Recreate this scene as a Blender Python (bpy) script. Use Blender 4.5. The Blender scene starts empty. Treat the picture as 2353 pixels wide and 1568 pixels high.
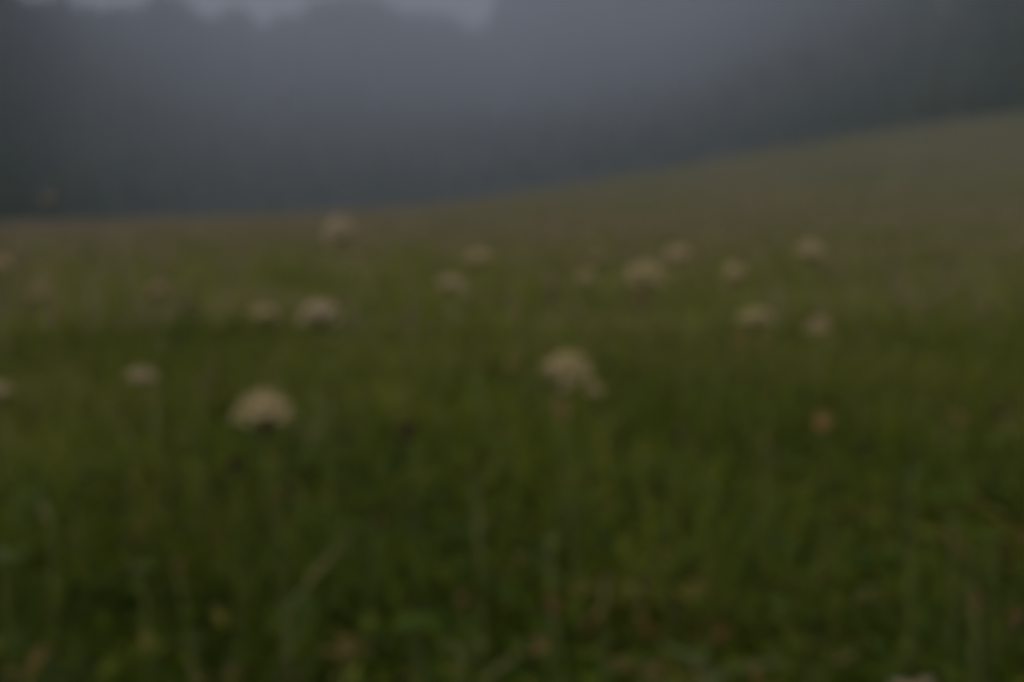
import bpy, math, random
import numpy as np
from mathutils import Vector, Matrix

R = math.radians
sc = bpy.context.scene
COL = sc.collection
rng = np.random.default_rng(11)
random.seed(11)

# ------------------------------------------------------------------ camera
CAM_H = 0.85
cam_d = bpy.data.cameras.new("camera")
cam = bpy.data.objects.new("camera", cam_d)
COL.objects.link(cam)
cam.location = (0, 0, CAM_H)
PITCH = 4.7
cam.rotation_euler = (R(90 - PITCH), 0, 0)
cam_d.lens = 50
cam_d.sensor_width = 36
cam_d.clip_start = 0.02
cam_d.clip_end = 12000
# the whole photograph is out of focus: the lens was focused just in front of itself
cam_d.dof.use_dof = True
cam_d.dof.focus_distance = 0.15
cam_d.dof.aperture_fstop = 21.5
sc.camera = cam

# ------------------------------------------------------------------ light
SUN_EL, SUN_ROT = 48, 200
w = bpy.data.worlds.new("World")
sc.world = w
w.use_nodes = True
nt = w.node_tree
bg = nt.nodes["Background"]
sky = nt.nodes.new("ShaderNodeTexSky")
sky.sky_type = 'NISHITA'
sky.sun_disc = False
sky.sun_elevation = R(SUN_EL)
sky.sun_rotation = R(SUN_ROT)
sky.dust_density = 6
sky.air_density = 1.0
sky.ozone_density = 1.0
hs = nt.nodes.new("ShaderNodeHueSaturation")      # overcast: little blue left
hs.inputs["Saturation"].default_value = 0.14
nt.links.new(sky.outputs[0], hs.inputs["Color"])
nt.links.new(hs.outputs[0], bg.inputs[0])
bg.inputs[1].default_value = 0.10

sd = bpy.data.lights.new("sun", 'SUN')
sd.energy = 0.5
sd.angle = R(25)
sd.color = (1.0, 0.93, 0.84)
sun = bpy.data.objects.new("sun", sd)
COL.objects.link(sun)
# sun_rotation turns clockwise from +Y
sdir = Vector((math.sin(R(SUN_ROT)) * math.cos(R(SUN_EL)), math.cos(R(SUN_ROT)) * math.cos(R(SUN_EL)), math.sin(R(SUN_EL))))
sun.rotation_euler = sdir.to_track_quat('Z', 'Y').to_euler()

sc.view_settings.view_transform = 'Standard'
sc.view_settings.look = 'None'
sc.view_settings.gamma = 1
sc.view_settings.use_curve_mapping = False
sc.view_settings.exposure = -0.10
sc.cycles.use_denoising = True
sc.cycles.max_bounces = 5
sc.cycles.diffuse_bounces = 3
sc.cycles.transmission_bounces = 3
sc.cycles.volume_bounces = 0
sc.cycles.transparent_max_bounces = 4
sc.cycles.sample_clamp_indirect = 4

HAZE_K = 0.00105

# ------------------------------------------------------------------ materials
def mat(name, cols, rough=0.6, trans=0.0, attr=True, scale=None, spec=0.08, pos=None):
    m = bpy.data.materials.new(name)
    m.use_nodes = True
    t = m.node_tree
    b = t.nodes["Principled BSDF"]
    out = t.nodes["Material Output"]
    b.inputs["Roughness"].default_value = rough
    b.inputs["Specular IOR Level"].default_value = spec
    cr = t.nodes.new("ShaderNodeValToRGB")
    el = cr.color_ramp.elements
    n = len(cols)
    while len(el) < n:
        el.new(0.5)
    for i, c in enumerate(cols):
        el[i].position = pos[i] if pos else (i / (n - 1) if n > 1 else 0)
    for i, c in enumerate(cols):
        el[i].color = (*c, 1)
    if attr:
        a = t.nodes.new("ShaderNodeAttribute")
        a.attribute_name = "tint"
        t.links.new(a.outputs["Fac"], cr.inputs[0])
    else:
        tc = t.nodes.new("ShaderNodeTexCoord")
        nz = t.nodes.new("ShaderNodeTexNoise")
        nz.inputs["Scale"].default_value = scale or 20
        nz.inputs["Detail"].default_value = 8
        t.links.new(tc.outputs["Object"], nz.inputs["Vector"])
        mr = t.nodes.new("ShaderNodeMapRange")
        mr.inputs[1].default_value = 0.3
        mr.inputs[2].default_value = 0.7
        t.links.new(nz.outputs[0], mr.inputs[0])
        t.links.new(mr.outputs[0], cr.inputs[0])
    t.links.new(cr.outputs[0], b.inputs["Base Color"])
    if trans:
        tr = t.nodes.new("ShaderNodeBsdfTranslucent")
        mx = t.nodes.new("ShaderNodeMixShader")
        mx.inputs[0].default_value = trans
        t.links.new(cr.outputs[0], tr.inputs[0])
        t.links.new(b.outputs[0], mx.inputs[1])
        t.links.new(tr.outputs[0], mx.inputs[2])
        t.links.new(mx.outputs[0], out.inputs[0])
    return m

M = {}
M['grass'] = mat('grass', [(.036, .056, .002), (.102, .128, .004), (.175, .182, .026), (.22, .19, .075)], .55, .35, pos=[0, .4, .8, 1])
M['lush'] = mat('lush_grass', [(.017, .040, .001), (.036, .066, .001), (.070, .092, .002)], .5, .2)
M['dry'] = mat('dry_grass', [(.13, .085, .045), (.19, .14, .085), (.24, .19, .13)], .8, .15)
M['panicle'] = mat('panicle', [(.12, .092, .055), (.17, .135, .085), (.21, .17, .12)], .9, .1)
M['herb'] = mat('herb_leaf', [(.014, .032, .001), (.036, .060, .001), (.080, .088, .004), (.10, .072, .02), (.09, .045, .012)], .45, .2, pos=[0, .45, .75, .9, 1], spec=.15)
M['stem'] = mat('plant_stem', [(.06, .08, .02), (.11, .11, .04)], .6, 0, attr=False, scale=30)
M['palestem'] = mat('pale_stem', [(.085, .085, .030), (.13, .115, .050)], .6, 0, attr=False, scale=30)
M['leaf'] = mat('plant_leaf', [(.03, .06, .008), (.07, .09, .02)], .5, .2, attr=False, scale=25)
M['paleleaf'] = mat('pale_leaf', [(.050, .066, .018), (.080, .092, .030)], .5, .2, attr=False, scale=18)
M['brightleaf'] = mat('bright_leaf', [(.035, .065, .002), (.075, .10, .003)], .5, .3, attr=False, scale=18)
M['petal'] = mat('cream_petals', [(.56, .43, .24), (.68, .55, .33)], .7, .4, attr=False, scale=60)
M['petaldull'] = mat('buff_petals', [(.50, .38, .22), (.62, .48, .29)], .7, .2, attr=False, scale=60)
M['pink'] = mat('pinkish_petals', [(.56, .43, .30), (.68, .54, .40)], .7, .2, attr=False, scale=60)
M['buffdark'] = mat('dark_buff_petals', [(.38, .28, .15), (.48, .36, .21)], .7, .3, attr=False, scale=60)
M['litter2'] = mat('dull_withered_head', [(.10, .062, .022), (.15, .10, .042)], .85, .1, attr=False, scale=60)
M['tuft'] = mat('pale_tuft', [(.16, .125, .085), (.22, .18, .12)], .8, .2, attr=False, scale=60)
M['litter'] = mat('withered_leaf', [(.060, .040, .012), (.095, .065, .022)], .9, .1, attr=False, scale=40)
M['budpale'] = mat('pale_bud', [(.30, .30, .34), (.40, .40, .43)], .7, .3, attr=False, scale=60)
M['budpink'] = mat('pinkish_bud', [(.15, .12, .11), (.20, .165, .15)], .7, .2, attr=False, scale=60)
M['brown'] = mat('withered_brown', [(.17, .10, .040), (.24, .155, .07)], .85, .1, attr=False, scale=60)
M['dark'] = mat('dark_seed_head', [(.012, .008, .006), (.035, .018, .014)], .8, 0, attr=False, scale=80)
M['tree'] = mat('conifer_wood', [(.008, .019, .004), (.018, .033, .007), (.030, .044, .012)], .9, 0)

def ground_mat():
    m = bpy.data.materials.new('meadow_ground')
    m.use_nodes = True
    t = m.node_tree
    b = t.nodes["Principled BSDF"]
    b.inputs["Roughness"].default_value = .95
    b.inputs["Specular IOR Level"].default_value = .1
    tc = t.nodes.new("ShaderNodeTexCoord")
    prev = None
    def noise(sc_, det, lo, hi, mapping=None):
        n = t.nodes.new("ShaderNodeTexNoise")
        n.inputs["Scale"].default_value = sc_
        n.inputs["Detail"].default_value = det
        t.links.new((mapping or tc).outputs[0 if mapping else "Object"], n.inputs["Vector"])
        r = t.nodes.new("ShaderNodeMapRange")
        r.inputs[1].default_value = lo
        r.inputs[2].default_value = hi
        t.links.new(n.outputs[0], r.inputs[0])
        return r
    mp = t.nodes.new("ShaderNodeMapping")
    mp.inputs["Scale"].default_value = (1, .35, 1)
    t.links.new(tc.outputs["Object"], mp.inputs[0])
    n1 = noise(.12, 6, .38, .62, mp)      # patches of different grass across the slope
    n2 = noise(2.5, 8, .3, .7)
    cr = t.nodes.new("ShaderNodeValToRGB")
    cr.color_ramp.elements[0].color = (.075, .080, .022, 1)
    cr.color_ramp.elements[1].color = (.125, .10, .050, 1)
    t.links.new(n1.outputs[0], cr.inputs[0])
    c2 = t.nodes.new("ShaderNodeValToRGB")
    c2.color_ramp.elements[0].color = (.55, .6, .5, 1)
    c2.color_ramp.elements[1].color = (1.25, 1.2, 1.2, 1)
    t.links.new(n2.outputs[0], c2.inputs[0])
    mx = t.nodes.new("ShaderNodeMix")
    mx.data_type = 'RGBA'
    mx.blend_type = 'MULTIPLY'
    mx.inputs[0].default_value = 1
    t.links.new(cr.outputs[0], mx.inputs[6])
    t.links.new(c2.outputs[0], mx.inputs[7])
    t.links.new(mx.outputs[2], b.inputs["Base Color"])
    return m
M['ground'] = ground_mat()
M['soil'] = mat('soil', [(.015, .014, .006), (.04, .032, .015)], .95, 0, attr=False, scale=6)
M['hill'] = mat('hill_ground', [(.012, .017, .007), (.02, .022, .011)], .95, 0, attr=False, scale=.02)

# ------------------------------------------------------------------ helpers
def tag(o, label=None, cat=None, group=None, kind=None):
    if label: o['label'] = label
    if cat: o['category'] = cat
    if group: o['group'] = group
    if kind: o['kind'] = kind
    return o

def mesh_np(name, V, F, m, parent=None, tint=None, smooth=False):
    """V (n,3); F (k,3) or (k,4)"""
    V = np.asarray(V, dtype=np.float32); F = np.asarray(F, dtype=np.int32)
    me = bpy.data.meshes.new(name)
    k = F.shape[1]
    me.vertices.add(len(V)); me.vertices.foreach_set("co", V.ravel())
    me.loops.add(F.size); me.loops.foreach_set("vertex_index", F.ravel())
    me.polygons.add(len(F)); me.polygons.foreach_set("loop_start", np.arange(0, F.size, k, dtype=np.int32))
    me.update(calc_edges=True)
    me.validate()
    if smooth:
        me.polygons.foreach_set("use_smooth", np.ones(len(me.polygons), dtype=bool))
    if tint is not None:
        a = me.attributes.new("tint", 'FLOAT', 'POINT')
        a.data.foreach_set("value", np.asarray(tint, dtype=np.float32))
    me.materials.append(m)
    o = bpy.data.objects.new(name, me)
    COL.objects.link(o)
    if parent: o.parent = parent
    return o

class MB:
    def __init__(s): s.v = []; s.f = []
    def add(s, V, F):
        n = len(s.v); s.v.extend(tuple(p) for p in V); s.f.extend(tuple(i + n for i in f) for f in F)
    def tube(s, P, r, n=6):
        P = [Vector(p) for p in P]
        rs = r if isinstance(r, (list, tuple)) else [r] * len(P)
        rings = []
        for i, p in enumerate(P):
            d = (P[min(i + 1, len(P) - 1)] - P[max(i - 1, 0)]).normalized()
            a = d.orthogonal().normalized(); b = d.cross(a)
            rings.append([p + (a * math.cos(2 * math.pi * k / n) + b * math.sin(2 * math.pi * k / n)) * rs[i] for k in range(n)])
        V = [q for ring in rings for q in ring]
        F = [(i * n + k, i * n + (k + 1) % n, (i + 1) * n + (k + 1) % n, (i + 1) * n + k) for i in range(len(P) - 1) for k in range(n)]
        F.append(tuple(range((len(P) - 1) * n, len(P) * n)))
        s.add(V, F)
    def strip(s, P, W, side):
        """leaf: spine P, half widths W, folded a little along the spine"""
        V = []; F = []
        side = Vector(side).normalized()
        for p, w_ in zip(P, W):
            p = Vector(p)
            V += [p - side * w_ + Vector((0, 0, w_ * .3)), p, p + side * w_ + Vector((0, 0, w_ * .3))]
        for i in range(len(P) - 1):
            a = i * 3
            F += [(a, a + 1, a + 4, a + 3), (a + 1, a + 2, a + 5, a + 4)]
        s.add(V, F)
    def disc(s, c, nrm, r, n=5):
        c = Vector(c); nrm = Vector(nrm).normalized()
        a = nrm.orthogonal().normalized(); b = nrm.cross(a)
        ph = random.random() * 6
        V = [c]
        for k in range(2 * n):
            rr = r if k % 2 == 0 else r * .55
            t = ph + math.pi * k / n
            V.append(c + (a * math.cos(t) + b * math.sin(t)) * rr + nrm * (r * .15 if k % 2 == 0 else 0))
        s.add(V, [(0, k + 1, (k + 1) % (2 * n) + 1) for k in range(2 * n)])
    def blob(s, c, r, rz, n=9, m_=7, rough=.15):
        V = []; F = []
        c = Vector(c)
        for i in range(m_ + 1):
            t = math.pi * i / m_
            for k in range(n):
                p = 2 * math.pi * k / n
                q = 1 + random.uniform(-rough, rough)
                V.append(c + Vector((math.sin(t) * math.cos(p) * r * q, math.sin(t) * math.sin(p) * r * q, math.cos(t) * rz * q)))
        for i in range(m_):
            for k in range(n):
                F.append((i * n + k, (i + 1) * n + k, (i + 1) * n + (k + 1) % n, i * n + (k + 1) % n))
        s.add(V, F)
    def mesh(s, name, m, smooth=False):
        me = bpy.data.meshes.new(name); me.from_pydata(s.v, [], s.f); me.update()
        if smooth:
            for p in me.polygons: p.use_smooth = True
        me.materials.append(m)
        return me

def put(name, me, parent=None, loc=(0, 0, 0), rot=(0, 0, 0), s=1):
    o = bpy.data.objects.new(name, me); COL.objects.link(o)
    o.location = loc; o.rotation_euler = rot; o.scale = (s, s, s)
    if parent: o.parent = parent
    return o

# ------------------------------------------------------------------ terrain
EDGE_Y = 150.0
UX = np.array([-.70, -.36, -.207, -.1305, -.054, .0225, .099, .1755, .252, .36, .70])
EL = np.array([-.006, -.004, .005, .0088, .0145, .0265, .0392, .053, .066, .0805, .122])
def terrain(x, y):
    x = np.asarray(x, float); y = np.asarray(y, float)
    u = x / EDGE_Y
    e = CAM_H - .25 + EDGE_Y * np.interp(u, UX, EL)
    t = np.clip(y / EDGE_Y, 0, 1)
    h = e * t ** 1.35
    over = np.clip(y - EDGE_Y, 0, None)
    h = h - .0035 * np.minimum(over, 60) ** 2 * 1.0 - np.clip(over - 60, 0, None) * .02
    h += .03 * np.sin(x * .9 + 1.3) * np.sin(y * .7) * np.clip(y / 6, 0, 1) + .012 * np.sin(x * 3.1) * np.cos(y * 2.3 + x)
    return h

def grid(name, X, Y, H, m, **k):
    nx, ny = X.shape
    V = np.stack([X.ravel(), Y.ravel(), H.ravel()], 1)
    i = np.arange(nx * ny).reshape(nx, ny)
    F = np.stack([i[:-1, :-1], i[1:, :-1], i[1:, 1:], i[:-1, 1:]], -1).reshape(-1, 4)
    return mesh_np(name, V, F, m, smooth=True, **k)

def spread(a, b, n, p):
    s = np.linspace(-1, 1, n); s = np.sign(s) * np.abs(s) ** p
    return (a + b) / 2 + (b - a) / 2 * s
xs = spread(-990, 990, 241, 2.6)
ys = np.concatenate([np.linspace(-30, -2, 8), np.geomspace(.2, 1840, 260)])
X, Y = np.meshgrid(xs, ys, indexing='ij')
Y = np.where(Y < .3, np.minimum(Y, .3), Y)
H = terrain(np.clip(X, -400, 400), Y)
g = grid('meadow_ground', X, Y, H, M['ground'])
tag(g, kind='structure')

# the valley side beyond the meadow: near at both flanks, far in the middle
def interp_s(u, a, b):
    return np.interp(u, a, b)
UU = np.array([-1.2, -.60, -.36, -.27, -.18, 0, .12, .24, .36, .6, 1.2])
YB = np.array([70, 75, 85, 180, 260, 310, 300, 205, 150, 150, 150])
YT = np.array([350, 360, 400, 850, 1300, 1600, 1420, 930, 330, 300, 300])
def ridge_el(u):
    # elevation of the bare ridge as seen from the meadow; wood stands on it
    px = (u / .72 + .5) * 2353
    A = np.array([-3000, -300, 0, 45, 60, 85, 100, 125, 160, 185, 205, 225, 250, 275, 330, 350, 365, 400, 440, 455, 490, 515, 540, 565, 590, 612, 640, 675, 700, 735, 780, 870, 935, 970, 1020, 1050, 1080, 1105, 1122, 1145, 1300, 1700, 2353, 5000])
    B = np.array([.19, .19, .172, .153, .134, .130, .137, .135, .146, .1405, .138, .140, .137, .1395, .1375, .141, .1475, .1485, .146, .138, .1335, .137, .1455, .142, .135, .1285, .137, .136, .139, .148, .150, .151, .141, .142, .141, .137, .131, .1275, .135, .154, .18, .20, .22, .22])
    return np.interp(px, A, B)
un = np.linspace(-1.2, 1.2, 500)
tn = np.linspace(0, 1.06, 60)
U, T = np.meshgrid(un, tn, indexing='ij')
def hill_xyz(U, T):
    yb = interp_s(U, UU, YB); yt = interp_s(U, UU, YT)
    yy = yb + (yt - yb) * T ** 1.25
    r = ridge_el(U)
    rs = np.interp(U, [-1.2, -.5, -.36, -.30, .1, .2, .36, .6, 1.2], [.19, .19, .172, .145, .152, .175, .20, .22, .22])
    low = np.interp(U, UX, EL) - .012
    Tc = np.clip(T, 0, 1)
    el = low + (rs - low) * Tc + (r - rs) * Tc ** 7
    z = CAM_H + yy * el
    over = np.clip(T - 1, 0, None)
    z = z - over * 900
    return U * yy, yy, z
HX, HY, HZ = hill_xyz(U, T)
HZ = HZ + 2.0 * np.sin(HX * .021 + HY * .013) * np.clip(T, 0, .6)
hl = grid('hills', HX, HY, HZ, M['hill'])
tag(hl, kind='structure')

# ------------------------------------------------------------------ far wood
def far_wood():
    n = 15000
    u = rng.uniform(-.62, .62, n)
    t = rng.uniform(0, 1.02, n) ** .8
    # a row of trees right on the crest
    nr = 1500
    u = np.concatenate([u, rng.uniform(-.6, .6, nr)]); t = np.concatenate([t, rng.uniform(.985, 1.01, nr)])
    n = len(u)
    x, y, z = hill_xyz(u, t)
    z = z + 2.0 * np.sin(x * .021 + y * .013) * np.clip(t, 0, .6)
    near = np.clip(y / 500, .2, 1)
    hh = rng.uniform(6, 14, n) * near
    rr = hh * rng.uniform(.22, .36, n)
    tint = rng.uniform(0, 1, n)
    NS, tiers = 7, 4
    Vs, Fs, Ts = [], [], []
    base = 0
    for k in range(tiers):       # each tier a ragged skirt of boughs
        z0 = hh * (.12 + .2 * k); z1 = hh * min(1.0, .48 + .19 * k)
        rad = rr * (1 - .22 * k)
        a = np.arange(NS * 2) * math.pi / NS
        ph = rng.uniform(0, 6, n)[:, None]
        rj = rad[:, None] * np.where(np.arange(NS * 2) % 2 == 0, 1.0, .55)[None, :] * rng.uniform(.75, 1.2, (n, NS * 2))
        vx = x[:, None] + rj * np.cos(a + ph); vy = y[:, None] + rj * np.sin(a + ph)
        vz = z[:, None] + z0[:, None] + hh[:, None] * rng.uniform(-.04, .04, (n, NS * 2))
        ring = np.stack([vx, vy, vz], -1)
        top = np.stack([x, y, z + z1], -1)[:, None, :]
        V = np.concatenate([top, ring], 1)
        m_ = NS * 2 + 1
        off = base + np.arange(n)[:, None, None] * m_
        j = np.arange(NS * 2)
        f = np.stack([np.zeros_like(j), j + 1, (j + 1) % (NS * 2) + 1], -1)[None] + off
        Vs.append(V.reshape(-1, 3)); Fs.append(f.reshape(-1, 3)); Ts.append(np.repeat(tint, m_))
        base += n * m_
    o = mesh_np('distant_forest', np.concatenate(Vs), np.concatenate(Fs), M['tree'], tint=np.concatenate(Ts))
    tag(o, 'dark misty conifer wood covering the far hillside', 'forest', kind='stuff')
far_wood()

# ------------------------------------------------------------------ grass
def blades(x, y, h, wd, lean, az, tint, segs=3, z0=None, curl=1.0):
    n = len(x)
    z = terrain(x, y) if z0 is None else z0
    Vl = []
    face = az + math.pi / 2 + rng.uniform(-.6, .6, n)
    for i in range(segs + 1):
        t = i / segs
        out = lean * h * (t ** (1 + curl))
        up = h * t * (1 - .35 * lean * t)
        wi = wd * (1 - t ** 1.8) * .5 + wd * .03
        cx = x + np.cos(az) * out; cy = y + np.sin(az) * out; cz = z + up
        Vl.append(np.stack([cx - np.cos(face) * wi, cy - np.sin(face) * wi, cz], -1))
        Vl.append(np.stack([cx + np.cos(face) * wi, cy + np.sin(face) * wi, cz], -1))
    V = np.stack(Vl, 1)                      # n, 2(segs+1), 3
    m_ = 2 * (segs + 1)
    f = np.array([[2 * i, 2 * i + 1, 2 * i + 3, 2 * i + 2] for i in range(segs)])
    F = f[None] + (np.arange(n) * m_)[:, None, None]
    return V.reshape(-1, 3), F.reshape(-1, 4), np.repeat(tint, m_)

def scatter(n, y0, y1, p=2.0, margin=.5):
    """points over the wedge of meadow in view, p=2: even over the ground, smaller: more of them near"""
    y = (y0 ** p + (y1 ** p - y0 ** p) * rng.random(n)) ** (1 / p)
    x = rng.uniform(-1, 1, n) * (.40 * y + margin)
    return x, y

def patch(x, y, s, ph):
    return .5 + .25 * (np.sin(x * s + ph) * np.cos(y * s * .8 - ph * 2) + np.sin((x + y) * s * 1.7 + ph * 3) * np.cos((x - y) * s * .9))

def build_stuff(name, mats, chunks, label, cat):
    V = []; F = []; T = []; b = 0
    for v, f, t in chunks:
        V.append(v); F.append(f + b); T.append(t); b += len(v)
    o = mesh_np(name, np.concatenate(V), np.concatenate(F), mats, tint=np.concatenate(T))
    return tag(o, label, cat, kind='stuff')

ch = []
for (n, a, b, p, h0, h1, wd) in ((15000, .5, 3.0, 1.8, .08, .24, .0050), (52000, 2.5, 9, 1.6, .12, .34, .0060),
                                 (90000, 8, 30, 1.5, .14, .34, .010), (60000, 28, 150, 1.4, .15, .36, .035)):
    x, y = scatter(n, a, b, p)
    tint = np.clip(patch(x, y, 1.3, 1.0) * .7 + rng.normal(.1, .16, n) + np.interp(y, [1.5, 4, 9, 20], [-.38, -.02, .16, .24]), 0, 1)  # patchy own colour plus painted shading: darker near the camera, paler farther off
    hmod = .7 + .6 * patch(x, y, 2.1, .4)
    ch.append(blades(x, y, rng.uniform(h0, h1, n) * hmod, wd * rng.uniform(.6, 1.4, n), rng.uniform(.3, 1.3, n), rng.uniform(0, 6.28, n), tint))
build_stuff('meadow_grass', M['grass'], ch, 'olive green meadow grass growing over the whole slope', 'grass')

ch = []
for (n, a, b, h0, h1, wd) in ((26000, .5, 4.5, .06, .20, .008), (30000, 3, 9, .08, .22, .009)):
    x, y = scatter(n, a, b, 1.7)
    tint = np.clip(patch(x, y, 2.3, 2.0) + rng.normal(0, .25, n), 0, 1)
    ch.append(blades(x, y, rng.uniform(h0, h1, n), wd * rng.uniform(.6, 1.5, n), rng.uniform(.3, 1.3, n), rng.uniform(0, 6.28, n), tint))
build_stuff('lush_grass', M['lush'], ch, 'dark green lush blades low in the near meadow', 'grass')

ch = []
for (n, a, b, h0, h1, wd) in ((420, .9, 5, .10, .26, .0035), (3200, 4, 14, .2, .36, .005), (9000, 14, 60, .25, .5, .012), (9000, 60, 150, .3, .5, .03)):
    x, y = scatter(n, a, b, 1.7)
    ch.append(blades(x, y, rng.uniform(h0, h1, n), wd * rng.uniform(.6, 1.5, n), rng.uniform(.05, .8, n), rng.uniform(0, 6.28, n), rng.random(n)))
build_stuff('dry_grass', M['dry'], ch, 'straw coloured dry blades scattered through the meadow', 'grass')

# loose brownish panicles above the grass, thicker further off
ch = []
for (n, a, b, h0, h1, wd, k) in ((1400, 6, 16, .34, .5, .012, 4), (9000, 14, 50, .34, .52, .03, 2), (9000, 50, 150, .34, .55, .08, 2)):
    x, y = scatter(n, a, b, 1.7)
    keep = rng.random(n) < np.clip(patch(x, y, .35, 5.0) * 1.6 - .2, .1, 1)
    x, y = x[keep], y[keep]; n = len(x)
    h = rng.uniform(h0, h1, n); az = rng.uniform(0, 6.28, n)
    z = terrain(x, y)
    ch.append(blades(x, y, h, np.full(n, .0016) * wd / .012, np.full(n, .1), az, rng.random(n), segs=2))
    for q in range(k):
        ch.append(blades(x + .1 * h * np.cos(az), y + .1 * h * np.sin(az), rng.uniform(.05, .10, n), wd * rng.uniform(.6, 1.3, n), rng.uniform(0, .8, n), rng.uniform(0, 6.28, n), rng.random(n), segs=2, z0=z + h * rng.uniform(.75, .95, n)))
build_stuff('grass_panicles', M['panicle'], ch, 'brownish seed panicles standing above the meadow grass', 'grass')

# broad leaves of clover, sorrel and the like between the blades
def leafcards(n, a, b, z0, z1, s0, s1):
    x, y = scatter(n, a, b, 1.6)
    z = terrain(x, y) + rng.uniform(z0, z1, n)
    s = rng.uniform(s0, s1, n)
    az = rng.uniform(0, 6.28, n); tilt = rng.uniform(-.7, .9, n)
    ax = np.stack([np.cos(az) * np.cos(tilt), np.sin(az) * np.cos(tilt), np.sin(tilt)], -1)
    sd_ = np.stack([-np.sin(az), np.cos(az), rng.uniform(-.3, .3, n)], -1)
    up = np.cross(ax, sd_)
    c = np.stack([x, y, z], -1)
    L = [(-1, 0, 0), (-.35, .42, .1), (-.35, -.42, .1), (.45, .38, .08), (.45, -.38, .08), (1, 0, -.08)]
    asp = rng.uniform(.5, 1.2, n)[:, None]
    V = np.stack([c + (ax * l[0] + sd_ * l[1] * asp + up * l[2]) * s[:, None] for l in L], 1)
    mid = np.stack([c + up * -.06 * s[:, None]], 1)
    V = np.concatenate([V, mid], 1)
    f = np.array([[0, 2, 6, 1], [1, 6, 4, 3], [6, 2, 4, 6]])
    f = np.array([[0, 2, 6, 1], [2, 4, 5, 6], [6, 5, 3, 1]])
    F = f[None] + (np.arange(n) * 7)[:, None, None]
    tint = np.clip(patch(x, y, 3.1, 4.0) * .7 + rng.normal(.1, .25, n), 0, 1)
    return V.reshape(-1, 3), F.reshape(-1, 4), np.repeat(tint, 7)
build_stuff('meadow_herbs', M['herb'], [leafcards(17000, .6, 4, .02, .20, .009, .026), leafcards(14000, 3, 10, .03, .24, .009, .024)],
            'broad green and reddish herb leaves among the near grass', 'herbs')

# ------------------------------------------------------------------ flowers
def world_at(px, py, d):
    """a point d metres out, in the direction of a place in the picture (2353 x 1568)"""
    v = Vector(((px / 2353 - .5) * 36 / 50, (.5 - py / 1568) * 24 / 50, -1))
    v.rotate(cam.rotation_euler)
    v *= d / v.y
    return Vector((0, 0, CAM_H)) + v

def umbel_meshes(seed, kind='petal', dome=.75, rays=26, fl=13):
    random.seed(seed)
    a = MB(); b = MB()
    for i in range(rays):
        r = math.sqrt((i + .5) / rays) * random.uniform(.85, 1.12)
        th = i * 2.39996 + random.uniform(-.2, .2)
        e = Vector((r * math.cos(th), r * math.sin(th), dome * (1 - r * r) + random.uniform(-.12, .15)))
        b.tube([(0, 0, -.75), (e.x * .6, e.y * .6, -.45 + (e.z + .45) * .55), e - Vector((0, 0, .06))], [.018, .013, .010], 4)
        nrm = Vector((e.x * .8, e.y * .8, 1))
        for k in range(fl):
            q = Vector((random.gauss(0, .10), random.gauss(0, .10), random.gauss(0, .05)))
            c = e + q
            a.disc(c, nrm + Vector((random.uniform(-.6, .6), random.uniform(-.6, .6), 0)), random.uniform(.045, .07))
            if k % 3 == 0:
                b.tube([e - Vector((0, 0, .08)), c], [.006, .004], 3)
    return a.mesh('flower_head', M[kind]), b.mesh('flower_stalks', M['palestem'])

UMB = {}
for kd in ('buffdark', 'petal', 'petaldull', 'pink', 'brown'):
    UMB[kd] = [umbel_meshes(7 * i + len(kd), kd, dome, rays) for i, (dome, rays) in enumerate(((.72, 56), (.52, 46), (.85, 50)))]

def leaf_mesh(seed):
    random.seed(seed)
    a = MB()
    L = 1.0
    P = [(0, 0, 0), (.25, 0, .16), (.55, 0, .26), (.8, 0, .26), (1, 0, .20)]
    a.tube(P, [.014, .012, .010, .007, .004], 4)
    for i in range(9):
        t = .2 + .085 * i
        x = t; z = .28 * math.sin(min(t, 1) * 2.2) * .95
        ln = .26 * (1 - abs(t - .4)) * random.uniform(.8, 1.1)
        for sg in (-1, 1):
            for q in range(3):
                o = q / 3 * ln
                Pq = [(x + o * .4, sg * o, z), (x + o * .4 + .06, sg * (o + ln * .22), z + .02), (x + o * .4 + .12, sg * (o + ln * .34), z)]
                a.strip(Pq, [.008, .022, .003], (1, -sg * .4, 0))
    return a.mesh('leaf', M['leaf'])
LEAF = [leaf_mesh(31), leaf_mesh(47)]

def stem_points(base, top, bow, n=7):
    base = Vector(base); top = Vector(top)
    sdv = Vector((math.cos(bow[0]), math.sin(bow[0]), 0)) * bow[1] * (top - base).length
    return [base.lerp(top, i / (n - 1)) + sdv * math.sin(math.pi * i / (n - 1)) for i in range(n)]

def plant_root(name, px, py, d, label, cat, group, lean=.06):
    top = world_at(px, py, d)
    bx = top.x + random.uniform(-lean, lean); by = top.y + random.uniform(-lean * .5, lean)
    bz = float(terrain(bx, by))
    root = bpy.data.objects.new(name, None)
    root.empty_display_size = .05
    COL.objects.link(root); root.location = (bx, by, bz)
    tag(root, label, cat, group)
    return root, top - Vector((bx, by, bz))

def stem_obj(root, pts, r0, r1, m='stem'):
    mb = MB()
    n = len(pts)
    mb.tube(pts, [r0 + (r1 - r0) * i / (n - 1) for i in range(n)], 6)
    return put('stem', mb.mesh('stem', M[m], True), root)

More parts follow.
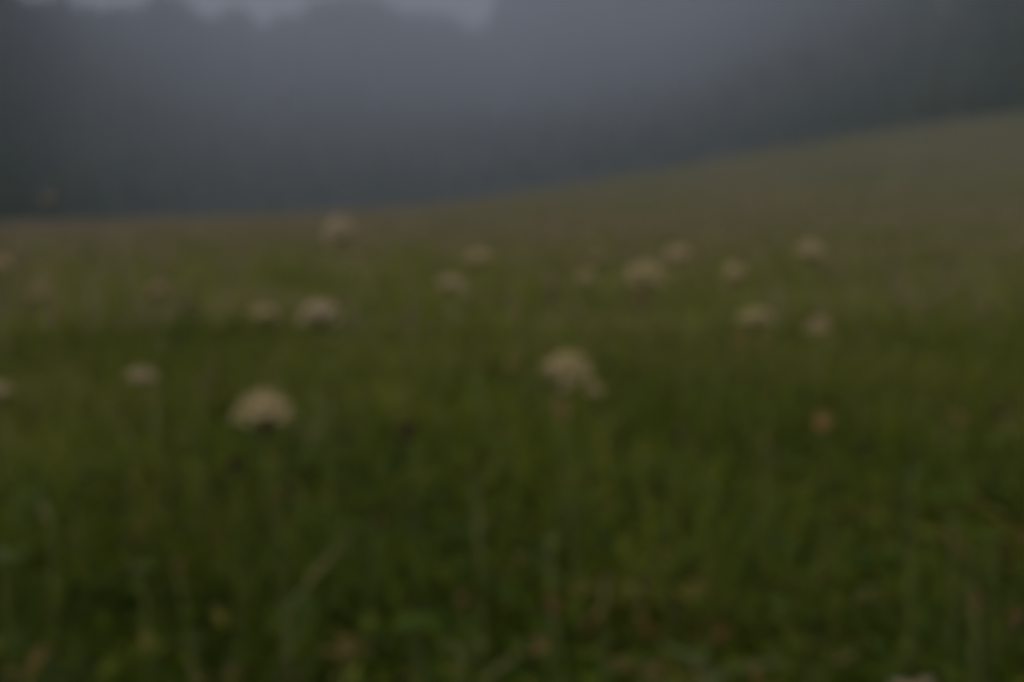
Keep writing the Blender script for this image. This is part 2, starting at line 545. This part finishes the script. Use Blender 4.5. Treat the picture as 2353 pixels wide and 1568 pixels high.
def umbel_plant(px, py, w_, label, kind='petal', tilt=(0, 0), side=(), d=None, seed=None, size=None, dk=1.0, name='umbel_flower', var=None):
    random.seed(seed if seed is not None else int(px * 7 + py))
    wt = max(w_ - 4, 16) if w_ > 62 else w_ + 8
    if d is None:
        d = min(.088 / (wt / 2353 * .72), 9.5, .33 / max((py / 1568 - .33) * .48, .001))
    rad = (wt / 2353 * .72 * d) / 2 if size is None else size
    root, top = plant_root(name, px, py, d, label, 'flower', 'umbel flowers standing in the meadow')
    v = random.randrange(3) if var is None else var
    top = top - Vector((0, 0, .30 * rad))
    fm, sm = UMB[kind][v]
    neck = top + Vector((0, 0, -.75 * rad))
    pts = stem_points((0, 0, 0), neck, (random.uniform(0, 6.28), random.uniform(.01, .05)))
    stem_obj(root, pts, .0026, .0014)
    rt = (R(tilt[0]) + random.uniform(-.12, .12), R(tilt[1]) + random.uniform(-.12, .12), random.uniform(0, 6.28))
    fh = put('flower_head', fm, root, top, rt, rad)
    put('flower_stalks', sm, fh)
    for (sx, sy, sw) in side:
        tp = world_at(sx, sy, d * 1.01) - Vector(root.location)
        rr = max(sw - 12, 12) / 2353 * .72 * d / 2
        fm2, sm2 = UMB['petaldull'][(v + 1) % 3]
        st = pts[3] if tp.z > pts[3].z + .03 else pts[2]
        mb = MB(); nk = tp - Vector((0, 0, .75 * rr))
        mb.tube([st, st.lerp(nk, .5) + Vector((0, 0, -.02)), nk], [.0014, .0011, .0009], 5)
        put('side_stem', mb.mesh('side_stem', M['stem'], True), root)
        f2 = put('flower_head', fm2, root, tp, (random.uniform(-.3, .3), random.uniform(-.3, .3), 0), rr)
        put('flower_stalks', sm2, f2)
    for q in range(3):
        a = random.uniform(0, 6.28)
        at = pts[1] if q else pts[2]
        put('leaf', LEAF[q % 2], root, at * (.6 if q else 1), (0, -random.uniform(.1, .5), a), random.uniform(.09, .15))
    return root

umbel_plant(605, 936, 144, 'large cream flower head, the biggest and nearest, low on the left of the meadow', 'petal', (8, 0), var=0)
umbel_plant(1303, 848, 124, 'large pale flower head with small side heads, right of centre', 'petal', (0, 6), side=((1362, 900, 58), (1268, 872, 40)), var=2)
umbel_plant(735, 718, 104, 'pinkish cream arched flower head beside a smaller one, left half', 'pink', (10, 0), side=((768, 776, 34),), var=0)
umbel_plant(607, 714, 72, 'small cream flower head just left of the arched one', 'petal', var=1)
umbel_plant(1735, 724, 88, 'flat cream flower head in the right half above two brown ones', 'petal', side=(), var=1)
umbel_plant(1880, 742, 50, 'tilted buff flower head right of the flat cream one', 'buffdark', (0, 22), var=1)
umbel_plant(1480, 628, 98, 'loose pale flower head, widest of the far row right of centre', 'petal', (0, -10), side=((1445, 650, 42), (1512, 655, 40)), var=0, d=4.6)
umbel_plant(1557, 583, 54, 'small pale head up and to the right of the widest far one', 'petaldull')
umbel_plant(1688, 626, 50, 'small dull cream head above the flat cream one', 'petaldull')
umbel_plant(1860, 575, 58, 'round pale flower head, topmost on the right side', 'petal')
umbel_plant(1100, 586, 60, 'round buff flower head high in the middle of the meadow', 'petaldull')
umbel_plant(1036, 646, 52, 'small flat pinkish head below the round buff one near the middle', 'pink', var=1)
umbel_plant(1375, 590, 44, 'faint buff flower head left of the widest far one', 'buffdark')
umbel_plant(1348, 636, 40, 'fainter small head under the faint buff one', 'petaldull', d=8.5)
umbel_plant(780, 524, 76, 'tall pinkish flower head near the meadow edge with drooping sides', 'pink', (15, 0), side=((752, 562, 38), (812, 594, 36)), var=2, d=3.8)
umbel_plant(366, 668, 48, 'small faint cream head by itself in the upper left', 'buffdark')
umbel_plant(95, 668, 50, 'small faint brownish cream head near the left edge', 'buffdark', var=1)
umbel_plant(325, 858, 76, 'pale tilted flower head beside a pale upright stalk, lower left', 'pink', (0, -12), var=1)
umbel_plant(-2, 892, 56, 'bright flower head cut by the left edge of the picture', 'petal', d=3.0)
umbel_plant(3, 605, 44, 'faint flower head high at the left edge', 'petaldull')
umbel_plant(1470, 690, 42, 'dull brownish head under the widest far flower head', 'brown', d=6.0)

def knapweed(px, py, w_, label, m='brown', d=2.6, name='withered_flower', ztall=1.0, hgt=None):
    random.seed(int(px * 3 + py))
    rad = max(w_ - 16, 12) / 2353 * .72 * d / 2
    root, top = plant_root(name, px, py, d, label, 'withered flower' if m == 'brown' else 'seed head', 'withered flowers low in the grass' if m == 'brown' else 'dark seed heads in the grass', .04)
    pts = stem_points((0, 0, 0), top - Vector((0, 0, rad * .5)), (random.uniform(0, 6.28), .04))
    stem_obj(root, pts, .002, .0012)
    if d < 2.25 and m == 'brown': m = 'litter2'
    a = MB()
    a.blob((0, 0, -.15), .62, .75 * ztall, 10, 8, .12)
    if m != 'dark':
        for k in range(46):
            th = random.uniform(0, 6.28); ph = random.uniform(.0, 1.25)
            dr = Vector((math.sin(ph) * math.cos(th), math.sin(ph) * math.sin(th), math.cos(ph)))
            s_ = dr.cross(Vector((0, 0, 1)) if ph > .1 else Vector((1, 0, 0)))
            a.strip([dr * .4, dr * .8, dr * random.uniform(1, 1.25) + Vector((0, 0, -.1))], [.06, .09, .02], s_)
    else:
        for k in range(90):
            th = k * 2.39996; c = 1 - 2 * (k + .5) / 90; s_ = math.sqrt(1 - c * c)
            a.blob((.6 * s_ * math.cos(th), .6 * s_ * math.sin(th), -.15 + c * .74 * ztall), .12, .14, 5, 4, .1)
    put('seed_head', a.mesh('seed_head', M[m], False), root, top, (random.uniform(-.3, .3), random.uniform(-.3, .3), 0), rad)
    for q in range(2):
        mb = MB()
        mb.strip([(0, 0, 0), (.3, 0, .2), (.7, 0, .3), (1, 0, .2)], [.03, .10, .08, .01], (0, 1, 0))
        put('leaf', mb.mesh('leaf', M['leaf']), root, pts[1], (0, random.uniform(-.4, .2), random.uniform(0, 6.28)), random.uniform(.05, .09))
    return root

knapweed(1175, 837, 46, 'small brown withered head alone in the middle of the green', d=3.4)
knapweed(1290, 942, 64, 'brown withered head right under the large pale flower head', d=2.9)
knapweed(1700, 782, 54, 'brown withered head below and left of the flat cream flower head', d=4.2)
knapweed(1752, 795, 44, 'smaller dark brown head below the flat cream flower head', d=4.3)
knapweed(1890, 968, 72, 'orange brown withered head on the right, standing alone', d=2.5)
knapweed(130, 732, 46, 'brownish head near the left edge below a faint cream one', d=5)
knapweed(410, 1305, 48, 'small orange brown head low on the left', d=1.9)
knapweed(2207, 958, 44, 'small rusty head close to the right edge', d=2.4)
knapweed(1062, 1375, 50, 'small reddish brown head low in the middle', d=1.8)
knapweed(872, 1190, 40, 'tiny rusty head beside the top of the slanting pale stalk', d=2.2)
knapweed(535, 1548, 56, 'reddish head at the bottom edge, left of centre', d=1.65)
knapweed(1270, 1392, 62, 'dull brown head in the lower middle', d=1.8)
knapweed(935, 987, 66, 'blackish round seed head in the green, left of centre', 'dark', 2.4, 'dark_seed_head')
knapweed(537, 1062, 58, 'dark brown seed head under the biggest cream flower head', 'dark', 2.2, 'dark_seed_head')
knapweed(1560, 1006, 46, 'small dark seed head right of centre', 'dark', 2.4, 'dark_seed_head')

# slender tall stems whose pale buds stand against the misty hillside
def tall_bud(px, py, w_, label, d, m='budpale'):
    random.seed(int(px + py * 5))
    root, top = plant_root('tall_bud', px, py, d, label, 'flower bud', 'pale buds on tall thin stems', .05)
    stem_obj(root, stem_points((0, 0, 0), top, (random.uniform(0, 6.28), .02)), .0006, .0003, 'palestem')
    rad = max(w_ - 26, 6) / 2353 * .72 * d / 2
    a = MB(); a.blob((0, 0, 0), .8, 1.15, 8, 7, .1)
    for k in range(14):
        th = k * 2.4
        dr = Vector((math.cos(th) * .5, math.sin(th) * .5, .85)).normalized()
        a.strip([dr * .5, dr * .95, dr * 1.35], [.12, .14, .03], dr.cross(Vector((0, 0, 1))))
    put('bud', a.mesh('bud', M[m]), root, top, (0, 0, 0), rad)
tall_bud(112, 458, 54, 'pinkish bud standing against the dark foot of the hill at far left', 2.4, 'budpink')
tall_bud(212, 120, 40, 'faint pale bud high against the hillside at upper left', 1.9)
tall_bud(652, 205, 44, 'faint pale bud high against the middle of the left hillside', 1.9)
tall_bud(1750, 106, 42, 'faint buff bud high against the hillside on the right', 1.8)
tall_bud(2170, 18, 44, 'faint grey bud touching the top edge at right', 1.7)

# upright or slanting stalks that read on their own
def stalk(p0, p1, d0, d1, r, label, m='palestem', spike=0, name='grass_stalk', ear_m='panicle'):
    random.seed(int(p0[0] + p1[1])); r *= .75
    a = world_at(*p0, d0); b = world_at(*p1, d1)
    hi, lo = (a, b) if a.z > b.z else (b, a)
    gx, gy = lo.x + (lo.x - hi.x) * .15, lo.y + (lo.y - hi.y) * .15
    gz = float(terrain(gx, gy))
    root = bpy.data.objects.new(name, None); COL.objects.link(root); root.location = (gx, gy, gz)
    tag(root, label, 'grass stalk', 'pale stalks rising out of the grass')
    o = Vector((gx, gy, gz))
    pts = [Vector((0, 0, 0)), (lo - o), (lo - o).lerp(hi - o, .35) + Vector((0, 0, .004)), (lo - o).lerp(hi - o, .7) + Vector((0, 0, .006)), hi - o]
    stem_obj(root, pts, .0010, .0007, m)
    blade = MB()
    bp = [pts[1].lerp(pts[4], k / 8) + (pts[2] - pts[1].lerp(pts[4], .35)) * math.sin(math.pi * k / 8) for k in range(9)]
    blade.tube(bp, [r * max(.15, math.sin(math.pi * (.08 + .84 * k / 8))) for k in range(9)], 7)
    put('leaf_sheath', blade.mesh('leaf_sheath', M[m], True), root)
    if spike:
        mb = MB()
        dr = (pts[-1] - pts[-2]).normalized()
        for k in range(40):
            t = k / 40
            c = pts[-1] - dr * spike * (1 - t) * .9 + dr * spike * .1
            th = k * 2.4
            side_ = Vector((math.cos(th), math.sin(th), .8))
            mb.blob(c + side_ * spike * .10 * math.sin(math.pi * min(t + .1, 1)), spike * .055, spike * .09, 5, 4, .1)
        put('ear', mb.mesh('ear', M[ear_m]), root)
    mb = MB()
    mb.strip([(0, 0, 0), (.3, 0, .5), (.6, 0, .75), (1, 0, .8)], [.04, .05, .04, .005], (0, 1, 0))
    put('leaf', mb.mesh('leaf', M['leaf']), root, (0, 0, 0), (0, 0, random.uniform(0, 6.28)), random.uniform(.08, .14))
stalk((352, 868), (362, 1025), 3.6, 3.5, .0050, 'upright pale stalk right of the tilted flower head at lower left')
stalk((1272, 640), (1262, 720), 5.5, 5.5, .0030, 'upright buff ear standing left of the faint flower heads', spike=.13)
stalk((838, 1192), (655, 1408), 2.15, 2.0, .0040, 'pale stalk slanting down to the left, lower left of centre')
stalk((1195, 1505), (1110, 1568), 1.75, 1.7, .0040, 'short pale stalk slanting at the bottom edge near the middle')
stalk((1090, 1075), (1105, 1330), 2.3, 2.1, .0032, 'upright grey green stalk in the middle of the foreground', 'palestem')
stalk((470, 862), (455, 980), 3.2, 3.1, .0034, 'buff stalk between the tilted and the biggest flower heads', spike=.05)
stalk((95, 1140), (115, 1220), 2.3, 2.2, .0045, 'short pale stalk low near the left edge')
stalk((1770, 930), (1752, 1060), 2.9, 2.8, .0026, 'thin pale stalk left of the orange brown head', 'palestem')
stalk((258, 930), (305, 1050), 3.1, 3.0, .0030, 'thin buff stalk leaning right in the lower left', 'palestem', spike=.04)
stalk((1395, 1325), (1385, 1400), 1.9, 1.85, .0036, 'short pinkish stalk in the lower middle', 'palestem', spike=.03)

# broad leaved rosettes close to the camera
def rosette(px, py, d, label, m, leaves, L, W, name='leafy_plant', cat='leafy plant', grp='broad leaved plants in the foreground'):
    random.seed(int(px * 2 + py))
    top = world_at(px, py, d)
    gz = float(terrain(top.x, top.y))
    root = bpy.data.objects.new(name, None); COL.objects.link(root); root.location = (top.x, top.y, gz)
    tag(root, label, cat, grp)
    hgt = max(top.z - gz, .04)
    stem_obj(root, stem_points((0, 0, 0), (0, 0, hgt * .92), (1, .03), 4), .0025, .0018)
    for az, el in leaves:
        mb = MB()
        n = 7; P = []; Wd = []
        for i in range(n):
            t = i / (n - 1)
            P.append((L * t, 0, L * (math.sin(el) * t - .25 * t * t)))
            Wd.append(W * max(.04, math.sin(math.pi * min(.06 + t * .94, 1)) ** .8) * .5)
        mb.strip(P, Wd, (0, 1, 0))
        put('leaf', mb.mesh('leaf', M[m], True), root, (0, 0, hgt * .9), (0, 0, az), random.uniform(.85, 1.05))
rosette(1660, 1500, 1.75, 'pale green plant with one long leaf pointing right, at the bottom right of centre', 'paleleaf', ((.12, .35), (2.6, .5), (4.2, .1)), .115, .026)
rosette(2190, 1085, 2.1, 'yellow green leafy plant near the right edge', 'brightleaf', ((.6, .6), (2.2, .4), (3.9, .5), (5.2, .5)), .05, .028)
rosette(2280, 1170, 2.0, 'bright green leafy plant at the right edge below the yellow green one', 'brightleaf', ((.2, .3), (2.9, .4), (4.4, .3)), .045, .024)
rosette(2095, 1540, 1.6, 'pale pinkish leaf tuft at the bottom right', 'tuft', ((.5, .8), (2.0, .5), (3.4, .4), (5.0, .9)), .040, .024)
rosette(790, 1450, 1.75, 'brown withered leaf tuft low and left of centre', 'litter', ((.3, .5), (1.6, .6), (2.9, .3), (4.6, .5)), .045, .020)
rosette(1468, 1482, 1.7, 'rusty brown leaf tuft at the bottom, left of the long pale leaf', 'litter', ((.1, .3), (2.8, .4), (4.0, .5), (5.2, .3)), .055, .022)
rosette(2245, 1350, 1.8, 'brown leaf slanting down close to the right edge', 'litter', ((4.9, .6), (1.3, .5)), .07, .014)
rosette(2235, 1215, 1.95, 'thin rusty leaves near the right edge above the slanting brown leaf', 'litter', ((5.1, .4), (2.0, .6)), .055, .012)
rosette(60, 1500, 1.65, 'brown leaves in the bottom left corner', 'litter', ((1.4, .9), (3.0, .3)), .05, .016)
rosette(325, 1258, 2.0, 'small pale green leaf tuft low on the left', 'paleleaf', ((.4, .5), (2.3, .7), (4.4, .5)), .028, .018)
rosette(2, 1245, 2.0, 'pale grey green leaf at the left edge', 'paleleaf', ((.4, .9), (2.0, .7), (4.6, .7)), .05, .022)
rosette(2095, 1035, 2.3, 'small grey green leaf tuft left of the yellow green plant', 'paleleaf', ((.6, .8), (3.4, .7)), .030, .018)
rosette(960, 1385, 1.9, 'bright dark green leafy clump in the lower middle', 'brightleaf', ((.8, .3), (2.4, .2), (4.0, .3), (5.5, .2)), .05, .028)
rosette(1262, 1200, 2.15, 'tiny pale leaf tuft in the middle of the foreground', 'paleleaf', ((.8, .8), (3.2, .7)), .022, .016)
rosette(1600, 1470, 1.75, 'small pale leaf left of the long pale leaf', 'paleleaf', ((.9, .9), (3.6, .4)), .028, .015)
rosette(1060, 1440, 1.8, 'grey green leaf lying low in the lower middle', 'paleleaf', ((.1, .3), (3.0, .3)), .04, .018)

# ------------------------------------------------------------------ haze
x0, x1, y0, y1, z0, z1 = -1000, 1000, -31, 1850, -75, 330
hz = mesh_np('haze', [(x0, y0, z0), (x1, y0, z0), (x1, y1, z0), (x0, y1, z0), (x0, y0, z1), (x1, y0, z1), (x1, y1, z1), (x0, y1, z1)],
             [(0, 3, 2, 1), (4, 5, 6, 7), (0, 1, 5, 4), (1, 2, 6, 5), (2, 3, 7, 6), (3, 0, 4, 7)], M['stem'])
hm = bpy.data.materials.new('haze')
hm.use_nodes = True
t = hm.node_tree
t.nodes.remove(t.nodes["Principled BSDF"])
pv = t.nodes.new("ShaderNodeVolumePrincipled")
pv.inputs["Color"].default_value = (.73, .80, 1.0, 1)
pv.inputs["Density"].default_value = HAZE_K
pv.inputs["Anisotropy"].default_value = 0.0
t.links.new(pv.outputs[0], t.nodes["Material Output"].inputs["Volume"])
hz.data.materials.clear(); hz.data.materials.append(hm)
tag(hz, kind='stuff')
